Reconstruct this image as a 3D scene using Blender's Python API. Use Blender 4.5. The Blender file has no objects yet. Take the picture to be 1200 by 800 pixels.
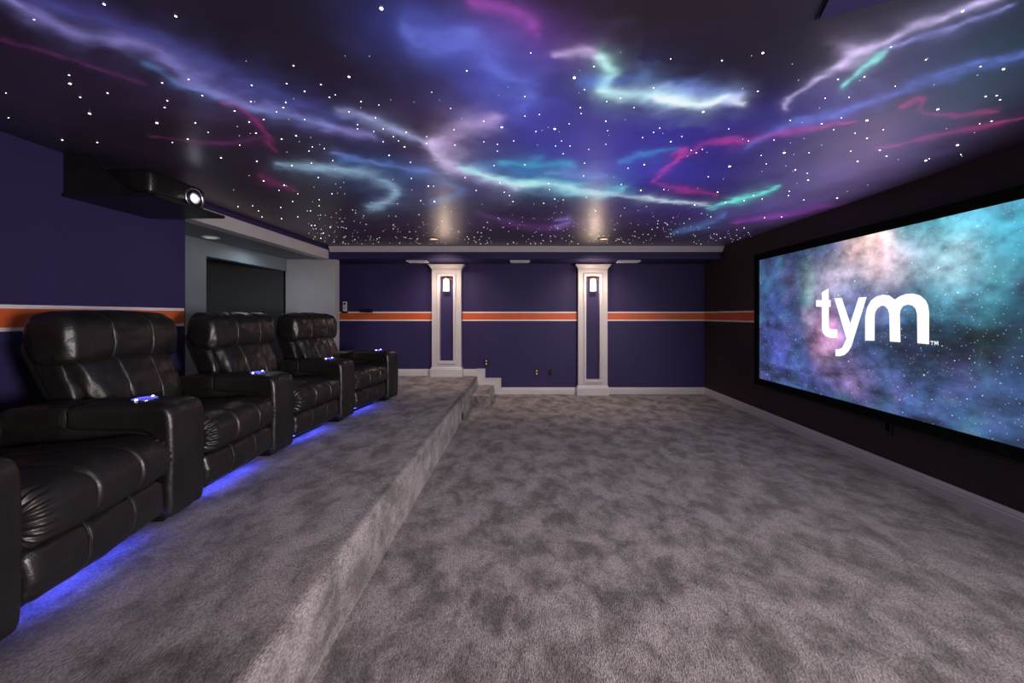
import bpy, bmesh, math, random
import numpy as np
from mathutils import Vector, Matrix
from mathutils.geometry import tessellate_polygon

scene = bpy.context.scene
COL = scene.collection
random.seed(7)
RNG = np.random.default_rng(7)

# ------------------------------------------------------------------ camera
F = 420.0            # focal length in pixels of a 1200 px wide frame
VX, VY = 613.0, 369.5
H = 1.38             # eye height
D = 6.30             # back wall
cam_d = bpy.data.cameras.new('camera')
cam_d.sensor_width = 36.0
cam_d.lens = F / 1200 * 36
cam_d.shift_x = -(VX - 600) / 1200
cam_d.shift_y = -(400 - VY) / 1200
cam_d.clip_start = 0.02
cam = bpy.data.objects.new('camera', cam_d)
COL.objects.link(cam)
cam.location = (0, 0, H)
cam.rotation_euler = (math.pi / 2, 0, 0)
scene.camera = cam

# ------------------------------------------------------------------ world, exposure, lamps
w = bpy.data.worlds.new('world'); scene.world = w; w.use_nodes = True
w.node_tree.nodes['Background'].inputs[0].default_value = (0.2, 0.2, 0.3, 1)
w.node_tree.nodes['Background'].inputs[1].default_value = 0.1
scene.view_settings.view_transform = 'Standard'
scene.view_settings.look = 'None'
scene.view_settings.gamma = 1.0
scene.view_settings.use_curve_mapping = False
scene.view_settings.exposure = 0.0


def lamp(name, kind, loc, power, color, rot=(0, 0, 0), size=0.2, size_y=None, spot=None, blend=0.6, parent=None):
    d = bpy.data.lights.new(name, kind)
    d.energy = power; d.color = color
    if kind == 'AREA':
        d.shape = 'RECTANGLE' if size_y else 'DISK'
        d.size = size
        if size_y: d.size_y = size_y
    elif kind == 'SPOT':
        d.shadow_soft_size = size; d.spot_size = spot; d.spot_blend = blend
    else:
        d.shadow_soft_size = size
    o = bpy.data.objects.new(name, d); COL.objects.link(o)
    o.location = loc; o.rotation_euler = rot
    if parent: o.parent = parent
    return o


# recessed ceiling lamps above and behind the viewer (outside the frame)
rl = lamp('room_lamp', 'SPOT', (0.35, 0.75, 2.45), 98, (1.0, 0.89, 0.86), size=0.12, spot=math.radians(105), blend=1.0)
rl.rotation_euler = (Vector((0.55, 2.3, 0)) - Vector(rl.location)).to_track_quat('-Z', 'Y').to_euler()
rl = lamp('room_lamp', 'SPOT', (-0.6, 0.6, 2.45), 26, (1.0, 0.89, 0.86), size=0.12, spot=math.radians(100), blend=1.0)
rl.rotation_euler = (Vector((-1.5, 2.6, 0.3)) - Vector(rl.location)).to_track_quat('-Z', 'Y').to_euler()
# soft fill lamp added unseen behind the viewer on the right, turned to the seats
fl = lamp('added_fill_lamp', 'AREA', (2.85, -1.0, 1.25), 100, (1.0, 0.90, 0.90), size=0.8)
fl.data.spread = math.radians(130)
fl.rotation_euler = (Vector((-2.0, 3.0, 1.1)) - Vector(fl.location)).to_track_quat('-Z', 'Y').to_euler()

# ------------------------------------------------------------------ room measures
XL, XR = -3.12, 3.195
YN = -2.2                 # near wall behind the viewer
ZC = H + 1.10             # ceiling
YS = 5.75                 # front of the back soffit
ZS = H + 0.905            # soffit underside and opening top
PH = 0.3225               # platform height
PX = -0.80                # platform edge


# ------------------------------------------------------------------ node helpers
def srgb(c):
    return tuple(((v / 255) / 12.92 if v / 255 <= 0.04045 else ((v / 255 + 0.055) / 1.055) ** 2.4) for v in c)


def new_mat(name, col=(0.5, 0.5, 0.5), rough=0.6, metal=0.0, spec=0.5, emit=None, estr=0.0):
    m = bpy.data.materials.new(name); m.use_nodes = True
    b = m.node_tree.nodes['Principled BSDF']
    b.inputs['Base Color'].default_value = (*col, 1)
    b.inputs['Roughness'].default_value = rough
    b.inputs['Metallic'].default_value = metal
    b.inputs['Specular IOR Level'].default_value = spec
    if emit:
        b.inputs['Emission Color'].default_value = (*emit, 1)
        b.inputs['Emission Strength'].default_value = estr
    return m


def nd(m, t, **kw):
    n = m.node_tree.nodes.new(t)
    for k, v in kw.items():
        if k in n.inputs: n.inputs[k].default_value = v
        else: setattr(n, k, v)
    return n


def lk(m, a, b): m.node_tree.links.new(a, b)


def add_noise(m, scale, c1, c2, lo=0.35, hi=0.65, detail=4, coords='Object', stretch=(1, 1, 1), bump=0.0, bscale=None, bdist=0.01, distortion=0.0):
    b = m.node_tree.nodes['Principled BSDF']
    tc = nd(m, 'ShaderNodeTexCoord'); mp = nd(m, 'ShaderNodeMapping')
    mp.inputs['Scale'].default_value = stretch
    lk(m, tc.outputs[coords], mp.inputs[0])
    n = nd(m, 'ShaderNodeTexNoise', Scale=scale, Detail=detail, Distortion=distortion)
    lk(m, mp.outputs[0], n.inputs['Vector'])
    r = nd(m, 'ShaderNodeValToRGB')
    r.color_ramp.elements[0].position = lo; r.color_ramp.elements[0].color = (*c1, 1)
    r.color_ramp.elements[1].position = hi; r.color_ramp.elements[1].color = (*c2, 1)
    lk(m, n.outputs['Fac'], r.inputs[0]); lk(m, r.outputs[0], b.inputs['Base Color'])
    if bump:
        n2 = nd(m, 'ShaderNodeTexNoise', Scale=bscale or scale * 10, Detail=3.0)
        lk(m, mp.outputs[0], n2.inputs['Vector'])
        bp = nd(m, 'ShaderNodeBump', Strength=bump, Distance=bdist)
        lk(m, n2.outputs['Fac'], bp.inputs['Height']); lk(m, bp.outputs[0], b.inputs['Normal'])
    return r


def carpet_mat():
    m = new_mat('carpet', rough=0.95, spec=0.1)
    b = m.node_tree.nodes['Principled BSDF']
    b.inputs['Sheen Weight'].default_value = 0.25
    tc = nd(m, 'ShaderNodeTexCoord')
    big = nd(m, 'ShaderNodeTexNoise', Scale=5.0, Detail=8.0, Roughness=0.68, Distortion=0.25)
    mp = nd(m, 'ShaderNodeMapping'); mp.inputs['Scale'].default_value = (1, 0.8, 1); mp.inputs['Rotation'].default_value = (0, 0, 0.5)
    lk(m, tc.outputs['Object'], mp.inputs[0]); lk(m, mp.outputs[0], big.inputs['Vector'])
    r = nd(m, 'ShaderNodeValToRGB')
    e = r.color_ramp.elements
    e[0].position = 0.395; e[0].color = (0.140, 0.120, 0.119, 1)
    e[1].position = 0.595; e[1].color = (0.43, 0.375, 0.378, 1)
    mid = e.new(0.49); mid.color = (0.275, 0.24, 0.24, 1)
    lk(m, big.outputs['Fac'], r.inputs[0])
    # tuft rows
    fine = nd(m, 'ShaderNodeTexVoronoi', Scale=125.0)
    mp2 = nd(m, 'ShaderNodeMapping'); mp2.inputs['Scale'].default_value = (1.6, 0.75, 1)
    lk(m, tc.outputs['Object'], mp2.inputs[0]); lk(m, mp2.outputs[0], fine.inputs['Vector'])
    fn = nd(m, 'ShaderNodeTexNoise', Scale=170.0, Detail=2.0)
    lk(m, tc.outputs['Object'], fn.inputs['Vector'])
    r2 = nd(m, 'ShaderNodeValToRGB')
    r2.color_ramp.elements[0].position = 0.1; r2.color_ramp.elements[0].color = (1.25, 1.25, 1.25, 1)
    r2.color_ramp.elements[1].position = 0.75; r2.color_ramp.elements[1].color = (0.55, 0.55, 0.55, 1)
    lk(m, fine.outputs['Distance'], r2.inputs[0])
    mx = nd(m, 'ShaderNodeMix', data_type='RGBA', blend_type='MULTIPLY')
    mx.inputs[0].default_value = 1.0
    lk(m, r.outputs[0], mx.inputs[6]); lk(m, r2.outputs[0], mx.inputs[7])
    lk(m, mx.outputs[2], b.inputs['Base Color'])
    ad = nd(m, 'ShaderNodeMath', operation='SUBTRACT')
    lk(m, fn.outputs['Fac'], ad.inputs[0]); lk(m, fine.outputs['Distance'], ad.inputs[1])
    bp = nd(m, 'ShaderNodeBump', Strength=0.5, Distance=0.010)
    lk(m, ad.outputs[0], bp.inputs['Height'])
    bp2 = nd(m, 'ShaderNodeBump', Strength=0.35, Distance=0.05)
    lk(m, big.outputs['Fac'], bp2.inputs['Height']); lk(m, bp.outputs[0], bp2.inputs['Normal'])
    lk(m, bp2.outputs[0], b.inputs['Normal'])
    return m


def leather_mat():
    m = new_mat('leather', rough=0.36, spec=0.65)
    r = add_noise(m, 5, (0.011, 0.0088, 0.008), (0.018, 0.0145, 0.0135), detail=5)
    b = m.node_tree.nodes['Principled BSDF']
    tc = nd(m, 'ShaderNodeTexCoord')
    mp = nd(m, 'ShaderNodeMapping'); mp.inputs['Scale'].default_value = (1, 1, 1)
    lk(m, tc.outputs['Object'], mp.inputs[0])
    n1 = nd(m, 'ShaderNodeTexNoise', Scale=9.0, Detail=4.0, Roughness=0.55, Distortion=1.2)
    n2 = nd(m, 'ShaderNodeTexVoronoi', Scale=260.0)
    lk(m, mp.outputs[0], n1.inputs['Vector']); lk(m, mp.outputs[0], n2.inputs['Vector'])
    b1 = nd(m, 'ShaderNodeBump', Strength=0.35, Distance=0.03)
    b2 = nd(m, 'ShaderNodeBump', Strength=0.12, Distance=0.002)
    lk(m, n1.outputs['Fac'], b1.inputs['Height']); lk(m, n2.outputs['Distance'], b2.inputs['Height'])
    b1.inputs['Strength'].default_value = 0.16
    lk(m, b1.outputs[0], b2.inputs['Normal']); lk(m, b2.outputs[0], b.inputs['Normal'])
    rr = nd(m, 'ShaderNodeMapRange'); rr.inputs[3].default_value = 0.30; rr.inputs[4].default_value = 0.46
    lk(m, n1.outputs['Fac'], rr.inputs[0]); lk(m, rr.outputs[0], b.inputs['Roughness'])
    return m


M = {}
M['carpet'] = carpet_mat()
M['leather'] = leather_mat()
M['thread'] = new_mat('thread', (0.05, 0.042, 0.038), 0.5)
M['navy'] = new_mat('navy_paint', rough=0.55, spec=0.25)
add_noise(M['navy'], 1.2, (0.034, 0.0245, 0.098), (0.040, 0.029, 0.112), bump=0.05, bscale=220, bdist=0.002)
M['plum'] = new_mat('dark_plum_paint', rough=0.6, spec=0.3)
add_noise(M['plum'], 1.2, (0.038, 0.026, 0.032), (0.045, 0.031, 0.037), bump=0.05, bscale=220, bdist=0.002)
M['white'] = new_mat('white_trim_paint', rough=0.4)
add_noise(M['white'], 3, (0.56, 0.53, 0.555), (0.61, 0.58, 0.60), bump=0.03, bscale=60, bdist=0.002)
M['orange'] = new_mat('orange_paint', rough=0.5)
add_noise(M['orange'], 4, (0.62, 0.105, 0.020), (0.68, 0.125, 0.026))
M['stripe_white'] = new_mat('stripe_white_paint', rough=0.5)
add_noise(M['stripe_white'], 4, (0.78, 0.72, 0.76), (0.84, 0.79, 0.82))
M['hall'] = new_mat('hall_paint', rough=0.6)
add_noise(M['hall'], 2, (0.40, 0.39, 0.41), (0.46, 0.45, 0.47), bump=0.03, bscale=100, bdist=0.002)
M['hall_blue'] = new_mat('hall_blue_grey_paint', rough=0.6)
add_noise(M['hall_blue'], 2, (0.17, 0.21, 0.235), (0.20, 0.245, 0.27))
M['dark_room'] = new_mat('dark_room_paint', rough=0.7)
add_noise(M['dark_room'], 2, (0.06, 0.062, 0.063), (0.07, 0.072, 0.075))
M['black'] = new_mat('black_plastic', rough=0.35)
add_noise(M['black'], 20, (0.009, 0.008, 0.007), (0.013, 0.012, 0.011), bump=0.05, bscale=400, bdist=0.001)
M['velvet'] = new_mat('black_velvet', rough=0.95, spec=0.05)
add_noise(M['velvet'], 60, (0.009, 0.009, 0.008), (0.013, 0.013, 0.011))
M['chrome'] = new_mat('brushed_metal', rough=0.22, metal=1.0)
add_noise(M['chrome'], 40, (0.6, 0.6, 0.63), (0.75, 0.75, 0.78))
M['bronze'] = new_mat('bronze_metal', rough=0.35, metal=1.0)
add_noise(M['bronze'], 40, (0.25, 0.14, 0.07), (0.35, 0.2, 0.1))
M['plate_white'] = new_mat('device_white', rough=0.4)
add_noise(M['plate_white'], 10, (0.72, 0.74, 0.76), (0.8, 0.82, 0.83))
M['brass'] = new_mat('outlet_insert', rough=0.4)
add_noise(M['brass'], 20, (0.45, 0.42, 0.22), (0.55, 0.5, 0.3))
M['star'] = new_mat('star_fibre', (0.9, 0.9, 0.9), emit=(1.0, 0.95, 0.88), estr=5.0)
M['star_dim'] = new_mat('star_fibre_dim', (0.9, 0.9, 0.9), emit=(0.95, 0.88, 0.85), estr=1.1)
M['led'] = new_mat('blue_led', (0.1, 0.1, 0.9), emit=(0.10, 0.10, 1.0), estr=1.3)
M['led_strip'] = new_mat('blue_led_strip', (0.1, 0.1, 0.9), emit=(0.05, 0.075, 1.0), estr=16.0)
M['led_white'] = new_mat('led_point', (0.9, 0.9, 1), emit=(0.75, 0.8, 1.0), estr=7.0)
M['sconce_glass'] = new_mat('lit_glass', (0.9, 0.85, 0.8), 0.3, emit=(1.0, 0.80, 0.70), estr=2.2)
M['lamp_face'] = new_mat('lamp_face', (0.9, 0.85, 0.8), 0.3, emit=(1.0, 0.75, 0.55), estr=1.2)
M['cool_lamp'] = new_mat('cool_lamp_face', (0.9, 0.9, 0.9), 0.3, emit=(0.9, 0.95, 1.0), estr=0.3)
M['lens'] = new_mat('lens_glass', (0.8, 0.8, 0.95), 0.08, emit=(0.85, 0.85, 1.0), estr=4.0)
M['lens_dark'] = new_mat('lens_coating', (0.05, 0.04, 0.12), 0.08, spec=1.0, emit=(0.4, 0.4, 0.6), estr=0.8)
M['logo'] = new_mat('projected_white', (1, 1, 1), 0.6, emit=(1, 1, 1), estr=1.0)


# ------------------------------------------------------------------ object helpers
def link(name, me, m, parent=None, smooth=False):
    o = bpy.data.objects.new(name, me); COL.objects.link(o)
    if m: me.materials.append(m)
    if parent: o.parent = parent
    if smooth:
        for p in me.polygons: p.use_smooth = len(p.vertices) != 3
    return o


def obj(name, bm, m, parent=None, smooth=False, bevel=0.0, segs=2):
    if bevel:
        es = [e for e in bm.edges if len(e.link_faces) == 2 and e.calc_face_angle(0) > 0.6]
        bmesh.ops.bevel(bm, geom=es, offset=bevel, segments=segs, affect='EDGES', profile=0.5)
    bmesh.ops.recalc_face_normals(bm, faces=bm.faces)
    me = bpy.data.meshes.new(name); bm.to_mesh(me); bm.free()
    o = link(name, me, m, parent, smooth)
    return o


def box(bm, x0, x1, y0, y1, z0, z1):
    vs = [bm.verts.new((x, y, z)) for x in (x0, x1) for y in (y0, y1) for z in (z0, z1)]
    for f in ((0, 1, 3, 2), (4, 6, 7, 5), (0, 4, 5, 1), (2, 3, 7, 6), (0, 2, 6, 4), (1, 5, 7, 3)):
        bm.faces.new([vs[i] for i in f])
    return bm


def bx(*a): return box(bmesh.new(), *a)


def prism(pts, axis, a, b, bm=None):
    """extrude polygon pts along axis ('x','y','z') from a to b; pts in the other two axes, in order"""
    bm = bm or bmesh.new()
    def mk(p, t):
        if axis == 'x': return (t, p[0], p[1])
        if axis == 'y': return (p[0], t, p[1])
        return (p[0], p[1], t)
    A = [bm.verts.new(mk(p, a)) for p in pts]; B = [bm.verts.new(mk(p, b)) for p in pts]
    n = len(pts)
    bm.faces.new(A); bm.faces.new(B[::-1])
    for i in range(n): bm.faces.new((A[i], B[i], B[(i + 1) % n], A[(i + 1) % n]))
    return bm


def lathe(prof, n=32, axis='z', loc=(0, 0, 0), bm=None, closed=False):
    """prof: list of (radius, height)"""
    bm = bm or bmesh.new()
    rings = []
    for r, h in prof:
        ring = []
        for i in range(n):
            a = 2 * math.pi * i / n
            c, s = r * math.cos(a), r * math.sin(a)
            p = {'z': (c, s, h), 'x': (h, c, s), 'y': (c, h, s)}[axis]
            ring.append(bm.verts.new(Vector(p) + Vector(loc)))
        rings.append(ring)
    for k in range(len(rings) - 1):
        for i in range(n):
            bm.faces.new((rings[k][i], rings[k][(i + 1) % n], rings[k + 1][(i + 1) % n], rings[k + 1][i]))
    if closed:
        for i in range(n):
            bm.faces.new((rings[-1][i], rings[-1][(i + 1) % n], rings[0][(i + 1) % n], rings[0][i]))
    else:
        bm.faces.new(rings[0]); bm.faces.new(rings[-1][::-1])
    return bm


def thing(name, label, cat, loc=(0, 0, 0), rotz=0.0, group=None):
    o = bpy.data.objects.new(name, None); COL.objects.link(o)
    o.location = loc; o.rotation_euler = (0, 0, rotz); o.empty_display_size = 0.1
    o['label'] = label; o['category'] = cat
    if group: o['group'] = group
    return o


def tag(o, label, cat, group=None):
    o['label'] = label; o['category'] = cat
    if group: o['group'] = group
    return o


def struct(name, bm, m, parent=None, **kw):
    o = obj(name, bm, m, parent, **kw)
    if parent is None: o['kind'] = 'structure'
    return o


# ------------------------------------------------------------------ structure
struct('floor', bx(PX - 0.05, XR + 0.1, YN - 0.1, D + 0.1, -0.06, 0.0), M['carpet'])
# raised platform with a rounded carpet nosing; continues through the opening into the hall
r = 0.035
nose = [(PX - r + r * math.sin(a), PH - r + r * math.cos(a)) for a in [i * math.pi / 2 / 6 for i in range(7)]]
pts = [(-7.0, -0.06), (-7.0, PH)] + nose + [(PX, -0.06)]
pl = struct('platform', prism(pts, 'y', YN - 0.1, D + 0.1), M['carpet'])
for p in pl.data.polygons: p.use_smooth = abs(p.normal.y) < 0.5 and 0.05 < abs(p.normal.x) < 0.999
SX = -0.505
pts = [(PX - 0.02, 0.0), (PX - 0.02, 0.163)] + [(SX - 0.025 + 0.025 * math.sin(a), 0.138 + 0.025 * math.cos(a)) for a in [i * math.pi / 2 / 5 for i in range(6)]] + [(SX, 0.0)]
struct('step', prism(pts, 'y', 5.39, D - 0.005), M['carpet'])

wl = struct('wall_left', bx(XL - 0.14, XL, YN, 3.309, PH - 0.1, ZC), M['navy'])
# opening: header board (white) with painted wall strip above
struct('trim_1', bx(XL - 0.14, XL, 3.309, YS + 0.03, ZS, ZS + 0.142), M['white'], bevel=0.003)
struct('wall_left_upper', bx(XL - 0.14, XL - 0.004, 3.309, YS + 0.03, ZS + 0.142, ZC), M['navy'])
# end of the opening: pale return wall facing the seats
struct('wall_hall_end', bx(-3.83, XL - 0.02, YS + 0.03, YS + 0.13, PH - 0.02, ZC), M['hall'])
struct('trim_2', bx(XL - 0.02, -3.03, YS + 0.03, YS + 0.16, PH, ZS), M['hall'], bevel=0.004)
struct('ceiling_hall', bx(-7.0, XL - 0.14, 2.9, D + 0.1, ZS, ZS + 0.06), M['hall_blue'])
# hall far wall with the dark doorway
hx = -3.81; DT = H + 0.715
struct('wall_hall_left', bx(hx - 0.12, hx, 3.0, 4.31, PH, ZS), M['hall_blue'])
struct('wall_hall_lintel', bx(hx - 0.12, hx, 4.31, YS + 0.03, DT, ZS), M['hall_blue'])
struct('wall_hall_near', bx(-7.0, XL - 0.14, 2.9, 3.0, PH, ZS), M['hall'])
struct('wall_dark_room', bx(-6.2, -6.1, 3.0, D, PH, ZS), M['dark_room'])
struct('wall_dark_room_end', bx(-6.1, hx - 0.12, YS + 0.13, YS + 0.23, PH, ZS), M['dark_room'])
lamp('hall_and_fill_lamp', 'AREA', (-3.50, 4.9, ZS - 0.02), 2.4, (0.80, 0.9, 1.0), size=0.25)
lamp('hall_and_fill_lamp', 'AREA', (-4.6, 4.4, ZS - 0.02), 5.0, (0.6, 0.8, 1.0), size=0.2)  # faint fill added inside the dark room, no fixture there

wb = struct('wall_back', bx(-3.5, XR, D, D + 0.1, -0.05, ZC), M['navy'])
struct('wall_alcove', bx(-3.5, -3.4, YS + 0.13, D, PH - 0.02, ZS), M['navy'])
wr = struct('wall_right', bx(XR, XR + 0.1, YN, D + 0.1, -0.05, ZC), M['plum'])
struct('wall_near', bx(-3.3, XR, YN - 0.1, YN, -0.05, ZC), M['navy'])
struct('ceiling_soffit', bx(-3.4, XR, YS, D, ZS, ZC), M['navy'])
# crown along the soffit
crown = [(YS, ZC - 0.083), (YS - 0.018, ZC - 0.083), (YS - 0.022, ZC - 0.068), (YS - 0.05, ZC - 0.03), (YS - 0.06, ZC - 0.014), (YS - 0.06, ZC), (YS, ZC)]
struct('trim_3', prism(crown, 'x', XL + 0.03, XR), M['white'])

# painted stripe: an orange band between two white lines
SZ0, SZ1, EDGE = H - 0.097, H + 0.066, 0.024
def stripe(parent, along, a, b, pos, inward):
    t = 0.004
    for nm, z0, z1, m in (('stripe_band', SZ0 + EDGE, SZ1 - EDGE, M['orange']),
                          ('stripe_edge', SZ0, SZ0 + EDGE, M['stripe_white']),
                          ('stripe_edge', SZ1 - EDGE, SZ1, M['stripe_white'])):
        if along == 'x': bm = bx(a, b, min(pos, pos + inward * t), max(pos, pos + inward * t), z0, z1)
        else: bm = bx(min(pos, pos + inward * t), max(pos, pos + inward * t), a, b, z0, z1)
        obj(nm, bm, m, parent)
stripe(wl, 'y', YN, 3.295, XL, 1)
stripe(wb, 'x', -3.38, XR, D, -1)
stripe(wr, 'y', 4.93, D - 0.004, XR, -1)

# baseboards
def bb_prof(h=0.115, t=0.016):
    return [(0, 0), (t, 0), (t, h * 0.62), (t * 0.75, h * 0.66), (t * 0.75, h * 0.78), (t * 0.35, h * 0.93), (t * 0.3, h), (0, h)]
bp = [(XR - p[0], p[1]) for p in bb_prof(0.118)]
struct('baseboard_right', prism(bp, 'y', YN, D - 0.017), M['white'])
bp = [(D - p[0], p[1]) for p in bb_prof(0.118)]
struct('baseboard_back', prism(bp, 'x', -0.40, XR), M['white'])
bp = [(D - p[0], PH + p[1]) for p in bb_prof(0.118)]
struct('baseboard_platform', prism(bp, 'x', -3.4, PX - 0.02), M['white'])
bp = [(XL + p[0], PH + p[1]) for p in bb_prof(0.118)]
struct('baseboard_left', prism(bp, 'y', YN, 3.3), M['white'])
# stepped skirting beside the two steps, with its cap bead
sk = [(PX - 0.02, PH), (PX - 0.02, PH + 0.118), (-0.675, PH + 0.118), (-0.675, 0.163 + 0.118), (-0.40, 0.163 + 0.118), (-0.40, 0.0),
      (SX - 0.02, 0.0), (SX - 0.02, 0.16), (PX + 0.01, 0.16), (PX + 0.01, PH)]
sk = [(PX - 0.02, 0.0), (PX - 0.02, PH + 0.125), (-0.665, PH + 0.125), (-0.665, 0.163 + 0.12), (-0.385, 0.163 + 0.12), (-0.385, 0.0)]
struct('baseboard_steps', prism(sk, 'y', D - 0.018, D), M['white'])
bead = bmesh.new()
for (x0, x1, z0, z1) in ((PX - 0.02, -0.665, PH + 0.105, PH + 0.125), (-0.685, -0.665, 0.283, PH + 0.105), (-0.665, -0.385, 0.263, 0.283), (-0.405, -0.385, 0.118, 0.263)):
    box(bead, x0, x1, D - 0.026, D - 0.018, z0, z1)
struct('trim_4', bead, M['white'])


# ------------------------------------------------------------------ value noise in numpy
def vnoise(x, y, seed=0):
    r_ = np.random.default_rng(seed); T = r_.random((256, 256))
    xi = np.floor(x).astype(int); yi = np.floor(y).astype(int)
    fx = x - xi; fy = y - yi
    fx = fx * fx * (3 - 2 * fx); fy = fy * fy * (3 - 2 * fy)
    a = T[xi % 256, yi % 256]; b = T[(xi + 1) % 256, yi % 256]; c = T[xi % 256, (yi + 1) % 256]; d = T[(xi + 1) % 256, (yi + 1) % 256]
    return (a * (1 - fx) + b * fx) * (1 - fy) + (c * (1 - fx) + d * fx) * fy


def fbm(x, y, oct=4, seed=0):
    s = 0; a = 0.5; t = 0
    for i in range(oct):
        s = s + a * vnoise(x * 2 ** i + 17.3 * i, y * 2 ** i + 5.1 * i, seed + i); t += a; a *= 0.55
    return s / t


def lin(c):
    c = np.asarray(c, float) / 255
    return np.where(c <= 0.04045, c / 12.92, ((c + 0.055) / 1.055) ** 2.4)


def stroke(img, U, V, pts, sig, col, amp=1.0, soft=1.0):
    """soft brush stroke along a polyline, sizes tapering at its ends"""
    pts = np.array(pts, float)
    # smooth the line
    for _ in range(2):
        q = [pts[0]]
        for a, b in zip(pts[:-1], pts[1:]): q += [0.75 * a + 0.25 * b, 0.25 * a + 0.75 * b]
        q.append(pts[-1]); pts = np.array(q)
    m = 4.0 * sig
    sel = (U > pts[:, 0].min() - m) & (U < pts[:, 0].max() + m) & (V > pts[:, 1].min() - m) & (V < pts[:, 1].max() + m)
    if not sel.any(): return
    u = U[sel]; v = V[sel]
    best = np.full(u.shape, 1e9); n = len(pts) - 1
    for i, (a, b) in enumerate(zip(pts[:-1], pts[1:])):
        d = b - a; L2 = d @ d + 1e-9
        t = np.clip(((u - a[0]) * d[0] + (v - a[1]) * d[1]) / L2, 0, 1)
        g = (i + t) / n
        wd = 0.35 + 0.65 * np.sin(np.pi * np.clip(g, 0.04, 0.96)) ** 0.6
        dist = np.hypot(u - a[0] - t * d[0], v - a[1] - t * d[1]) / wd
        best = np.minimum(best, dist)
    best = best / WID[sel]
    mod = STREAK[sel]
    k = amp * mod * (0.62 * np.exp(-0.5 * (best / (sig * 0.62)) ** 2) + 0.38 * np.exp(-best / (sig * 1.25)))
    c = lin(col)
    img[sel] = img[sel] * (1 - k[:, None] * 0.5) + k[:, None] * c


def blob(img, U, V, cx, cy, rx, ry, col, amp=1.0, rot=0.0):
    c, s = math.cos(math.radians(rot)), math.sin(math.radians(rot))
    du, dv = U - cx, V - cy
    a = (du * c + dv * s) / rx; b = (-du * s + dv * c) / ry
    k = amp * np.exp(-0.5 * (a * a + b * b) * 1.6)
    img += k[:, None] * lin(col)


def color_grid(name, P, nu, nv, rgb):
    """grid mesh of points P (nu*nv,3), v fastest, with a colour attribute"""
    me = bpy.data.meshes.new(name)
    i = np.arange(nu - 1)[:, None] * nv + np.arange(nv - 1)[None, :]
    q = np.stack([i, i + nv, i + nv + 1, i + 1], -1).reshape(-1, 4)
    me.vertices.add(len(P)); me.vertices.foreach_set('co', P.astype(np.float32).ravel())
    me.loops.add(q.size); me.loops.foreach_set('vertex_index', q.ravel().astype(np.int32))
    me.polygons.add(len(q)); me.polygons.foreach_set('loop_start', (np.arange(len(q)) * 4).astype(np.int32))
    me.update(calc_edges=True)
    at_ = me.color_attributes.new('paint', 'FLOAT_COLOR', 'POINT')
    at_.data.foreach_set('color', np.hstack([rgb, np.ones((len(P), 1))]).astype(np.float32).ravel())
    return me


# ------------------------------------------------------------------ ceiling mural (fluorescent night-sky painting)
HC = ZC - H
def px_to_ceiling(px, py):
    Y = HC * F / (VY - py)
    return (px - VX) * Y / F, Y

xs = np.arange(XL - 0.02, XR + 0.012, 0.0125)
ys = np.concatenate([np.arange(YN, 0.9, 0.05), np.arange(0.9, YS + 0.012, 0.0125)])
X, Y = np.meshgrid(xs, ys, indexing='ij'); X = X.ravel(); Y = Y.ravel()
Ys = np.maximum(Y, 0.45)
U = VX + X * F / Ys; V = VY - HC * F / Ys - np.maximum(0.45 - Y, 0) * 900
nx = fbm(X * 1.6, Y * 1.6, 5, 1) - 0.5; ny = fbm(X * 1.6 + 40, Y * 1.6, 5, 9) - 0.5
fx_ = fbm(X * 7, Y * 7, 4, 3) - 0.5; fy_ = fbm(X * 7 + 9, Y * 7, 4, 4) - 0.5
sc_ = np.clip((VY - V) / 200, 0.3, 1.4)
U2 = U + (nx * 26 + fx_ * 16) * sc_; V2 = V + (ny * 16 + fy_ * 10) * sc_
img = np.zeros((len(X), 3)) + lin((30, 22, 34))
WID = 0.62 + 0.95 * fbm(U2 / 38 + 8, V2 / 22, 3, 91)
STREAK = np.clip(0.30 + 1.35 * (fbm(U2 / 26, V2 / 9, 4, 77) - 0.05), 0.3, 1.3)
B = lambda cx, cy, rx, ry, col, amp=1.0, rot=0.0: blob(img, U2, V2, cx, cy, rx, ry, col, amp * 0.44, rot)
S = lambda *a, **k: stroke(img, U2, V2, *a, **k)
B(665, 150, 105, 50, (56, 54, 170), 1.15, 15)
B(800, 160, 85, 34, (50, 44, 160), 1.3, -5)
B(600, 92, 62, 48, (70, 84, 185), 1.3, 40)
B(500, 40, 80, 34, (58, 76, 175), 1.4, 20)
B(740, 205, 120, 20, (48, 52, 165), 1.4)
B(600, 195, 110, 24, (36, 42, 135), 1.2)
B(470, 120, 100, 34, (44, 32, 80), 0.8)
B(615, 40, 80, 34, (90, 42, 125), 1.2, 15)
B(930, 140, 120, 26, (50, 46, 130), 1.1, -22)
B(1050, 70, 120, 30, (46, 44, 96), 1.0, -30)
B(985, 200, 110, 38, (112, 96, 155), 1.7, -22)  # lavender reflection of the screen, painted into the mural colours
B(1110, 130, 110, 36, (60, 38, 84), 1.0, -20)
B(830, 245, 120, 14, (60, 44, 130), 1.2)
B(470, 222, 80, 20, (28, 52, 100), 1.2, 12)
B(330, 120, 120, 16, (44, 46, 110), 1.0, 25)
B(100, 20, 120, 16, (62, 56, 120), 1.2, 25)
B(220, 130, 150, 22, (44, 24, 52), 0.8, 20)
B(640, 262, 200, 9, (44, 28, 66), 1.0)
S([(0, 2), (50, 30), (95, 48), (150, 55), (200, 82), (250, 105), (300, 122), (350, 140), (400, 152), (440, 160)], 8, (128, 122, 190), 1.0)
S([(0, -12), (60, 12), (120, 30), (180, 55), (250, 88), (310, 108), (370, 128), (420, 138)], 15, (66, 70, 140), 0.75)
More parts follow.
